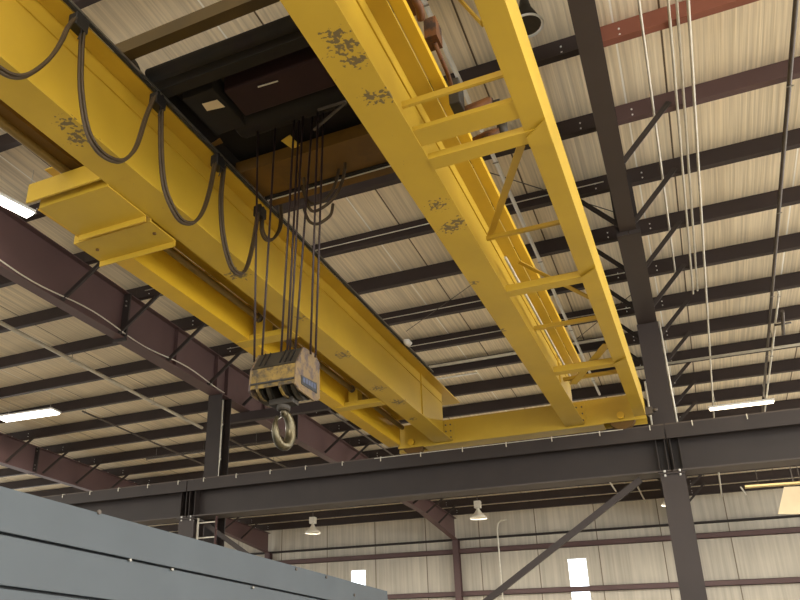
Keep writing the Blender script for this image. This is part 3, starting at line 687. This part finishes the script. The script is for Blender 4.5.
# front face, lower lip and slanted cover
MB().prism([(5.437, 2.305), (5.457, 2.495), (5.472, 2.495), (5.452, 2.305)], 0, bx0+.02, bx1-.02).build('front_plate', blockm, HB)
MB().prism([(5.89, 2.33), (5.885, 2.64), (5.9, 2.645), (5.905, 2.33)], 0, bx0+.02, bx1-.02).build('rear_plate', blockm, HB)
MB().prism([(5.457, 2.50), (5.578, 2.68), (5.79, 2.70), (5.885, 2.65), (5.875, 2.63), (5.785, 2.68), (5.585, 2.66), (5.47, 2.495)], 0, bx0+.02, bx1-.02).build('top_cover', blockdark, HB)
for x in (-3.2, -3.15, -3.0, -2.95, -2.9): MB().prism([(5.47, 2.525), (5.57, 2.673), (5.565, 2.683), (5.462, 2.53)], 0, x-.005, x+.005).build('rope_slot', black, HB)
MB().box(bx0+.02, bx1-.02, 5.430, 5.442, 2.342, 2.356).build('lip_bar', black, HB)
for x in (-3.2, -2.98):
    MB().prism([(5.43, 2.37), (5.44, 2.28), (5.52, 2.235), (5.60, 2.235), (5.60, 2.25), (5.53, 2.25), (5.455, 2.29), (5.445, 2.37)], 0, x-.01, x+.01).build('guard_strap', blockm, HB)
for x in (-3.22, -3.13, -2.98, -2.89):
    MB().tube([(x-.028, 5.67, 2.43), (x-.02, 5.67, 2.43), (x-.004, 5.67, 2.43), (x+.004, 5.67, 2.43), (x+.02, 5.67, 2.43), (x+.028, 5.67, 2.43)], .18, 28, rs=[.195, .19, .17, .17, .19, .195]).build('sheave', mat('sheave_greasy', (56, 52, 44), .4, .5, .3, 9) if x == -3.22 else MATS['sheave_greasy'], HB)
pl = MB().prism([(5.535, 2.325), (5.83, 2.335), (5.83, 2.43), (5.525, 2.40)], 0, bx1, bx1+.006).build('name_plate', platem, HB, 'small blue-grey name plate')
mk = MB()
for k in range(5): y = 5.56+k*.052; mk.box(bx1+.006, bx1+.008, y, y+.034, 2.35+.004*k, 2.395+.004*k)
mk.build('marking', platem2, pl)
# crosshead and hook
hx, hy = -3.055, 5.66
MB().box(hx-.12, hx+.12, hy-.06, hy+.06, 2.20, 2.26).build('crosshead', blockdark, HB, bevel=.01)
MB().tube([(hx, hy, 2.235), (hx, hy, 2.20), (hx, hy, 2.16), (hx, hy, 2.15)], .05, 18, rs=[.05, .06, .06, .04]).build('swivel_nut', blockdark, HB)
ang = math.radians(76)                       # the hook is turned on its swivel
ux, uy = math.cos(ang), math.sin(ang)
def hp(u, z): return (hx+ux*u, hy+uy*u, z)
path = []; rad = []
R = .100; cz = 1.99
path += [hp(0, 2.19), hp(0, 2.15), hp(.01, 2.12)]; rad += [.026, .028, .034]
for i in range(25):
    th = math.radians(82-i*(302/24.0))
    path.append(hp(R*math.cos(th)*1.0, cz+R*1.45*math.sin(th)))
    f = i/24.0; rad.append(.034+.014*math.sin(min(1, f*1.25)*PI)-(.02*max(0, f-.8)/.2))
MB().tube(path, .04, 16, rs=rad).build('hook', hookm, HB)
MB().bar(hp(-.03, 2.09), hp(-.11, 2.03), .018, .006).build('safety_latch', steel, HB)

# ------------------------------------------------------------------ festoon cables and carriers
def catmull(P, n=8):
    out = []; P = [P[0]]+P+[P[-1]]
    for i in range(1, len(P)-2):
        p0, p1, p2, p3 = P[i-1:i+3]
        for j in range(n):
            t = j/n
            out.append(.5*((2*p1)+(p2-p0)*t+(2*p0-5*p1+4*p2-p3)*t*t+(3*p1-p0-3*p2+p3)*t**3))
    out.append(P[-2]); return out
def cr_x(px, py, X):                        # sight line meets the plane x = X of the crane's own axes
    r = to_crane(ray(px, py)); return r*(X/r.x)
loops = [
 ([(75, 18), (67, 28), (60, 43), (50, 58), (36, 70), (22, 77), (8, 76), (-8, 66)], 'festoon cable loop running off the left edge at the upper left'),
 ([(82, 26), (80, 55), (80, 92), (86, 130), (97, 151), (112, 161), (124, 160), (135, 148), (145, 118), (153, 98)], 'festoon cable loop between the first two carriers, upper left'),
 ([(160, 104), (160, 150), (163, 185), (171, 208), (181, 222), (193, 223), (202, 212), (209, 190), (214, 164)], 'festoon cable loop between the second and third carriers'),
 ([(223, 168), (220, 200), (222, 235), (229, 264), (237, 274), (245, 270), (252, 245), (257, 214)], 'festoon cable loop hanging left of the hoist ropes'),
 ([(262, 213), (261, 230), (266, 240), (274, 238), (280, 224), (279, 197)], 'short cable loop right beside the hoist ropes')]
for pts, lab in loops:
    P = catmull([cr_x(x, y, -3.86+(.02 if i % 2 else 0)*0) for i, (x, y) in enumerate(pts)])
    o = MB(True); o.tube(P, .017, 8); o.tube([p+Vector((.028, .0, .012)) for p in P], .012, 8)
    tag(o.build('festoon_cable', cablem), lab, 'cable', 'festoon cable loops along the left girder')
for (x, y), lab in (((79, 22), 'black festoon carrier, topmost on the left girder'), ((158, 100), 'black festoon carrier, second from the top'), ((218, 161), 'black festoon carrier, third from the top'), ((260, 211), 'black festoon carrier beside the hoist ropes')):
    q = cr_x(x, y, -3.86)
    t = thing('cable_carrier', lab, 'carrier', crane_xf(q), 'festoon carriers on the left girder')
    MB(True).box(q.x-.045, q.x+.045, q.y-.07, q.y+.07, q.z-.09, q.z+.035).build('saddle', black, t, bevel=.008)
    MB(True).tube([(q.x-.03, q.y-.03, q.z+.045), (q.x+.03, q.y-.03, q.z+.045)], .022, 10).tube([(q.x-.03, q.y+.03, q.z+.045), (q.x+.03, q.y+.03, q.z+.045)], .022, 10).build('roller', black, t)
    MB(True).tube([(q.x+.03, q.y, q.z-.05), (q.x+.035, q.y+.01, q.z-.12), (q.x+.03, q.y-.01, q.z-.2)], .006, 6).build('tie_end', black, t)
tl = [
 ([(344, 150), (345, 166), (341, 185), (331, 201), (316, 211), (309, 208), (305, 196), (304, 178)], 'large drooping hoist cable loop right of the ropes'),
 ([(333, 204), (331, 214), (325, 220), (317, 224), (309, 221), (304, 209)], 'lower small hoist cable loop right of the ropes'),
 ([(340, 160), (336, 182), (328, 196), (317, 203), (307, 200), (302, 186)], 'inner hoist cable loop right of the ropes')]
for i, (pts, lab) in enumerate(tl):
    P = catmull([at(x, y, Y=6.33+.035*i) for x, y in pts])
    tag(MB().tube(P, .017, 8).build('hoist_cable', cablem), lab, 'cable', 'cable loops under the trolley')
q = at(266, 196, Y=6.6)
t = thing('junction_box', 'small pale junction box on the trolley end near the ropes', 'box', q)
MB().box(q.x-.05, q.x+.05, 6.6, 6.66, q.z-.05, q.z+.05).build('box', galv, t)
MB().box(q.x-.06, q.x+.06, 6.66, 6.67, q.z-.06, q.z+.06).build('back_plate', trolleym, t)
# white bulb-like sensor beside the left girder
q = at(407, 342, Y=10.9)
tag(MB().tube([q+Vector((-.05, 0, .03)), q+Vector((0, 0, 0)), q+Vector((.05, .02, -.05))], .05, 12, rs=[.03, .06, .045]).build('warning_lamp', whitem), 'small white lamp above the left girder rail', 'lamp')

# ------------------------------------------------------------------ light
wd = bpy.data.worlds.new('world'); scene.world = wd; wd.use_nodes = True
bg = wd.node_tree.nodes['Background']; bg.inputs[0].default_value = (1.0, .975, .93, 1)
# daylight: brightest through the open right-hand side of the hall
nt = wd.node_tree; tcw = nt.nodes.new('ShaderNodeTexCoord'); sx = nt.nodes.new('ShaderNodeSeparateXYZ'); nt.links.new(tcw.outputs['Generated'], sx.inputs[0])
mr = nt.nodes.new('ShaderNodeMapRange'); nt.links.new(sx.outputs['X'], mr.inputs['Value'])
mr.inputs['From Min'].default_value = -.2; mr.inputs['From Max'].default_value = 1; mr.inputs['To Min'].default_value = 1.25; mr.inputs['To Max'].default_value = 4.6
nt.links.new(mr.outputs[0], bg.inputs[1])
scene.view_settings.view_transform = 'Standard'; scene.view_settings.look = 'None'; scene.view_settings.gamma = 1; scene.view_settings.use_curve_mapping = False
scene.view_settings.exposure = 0.36
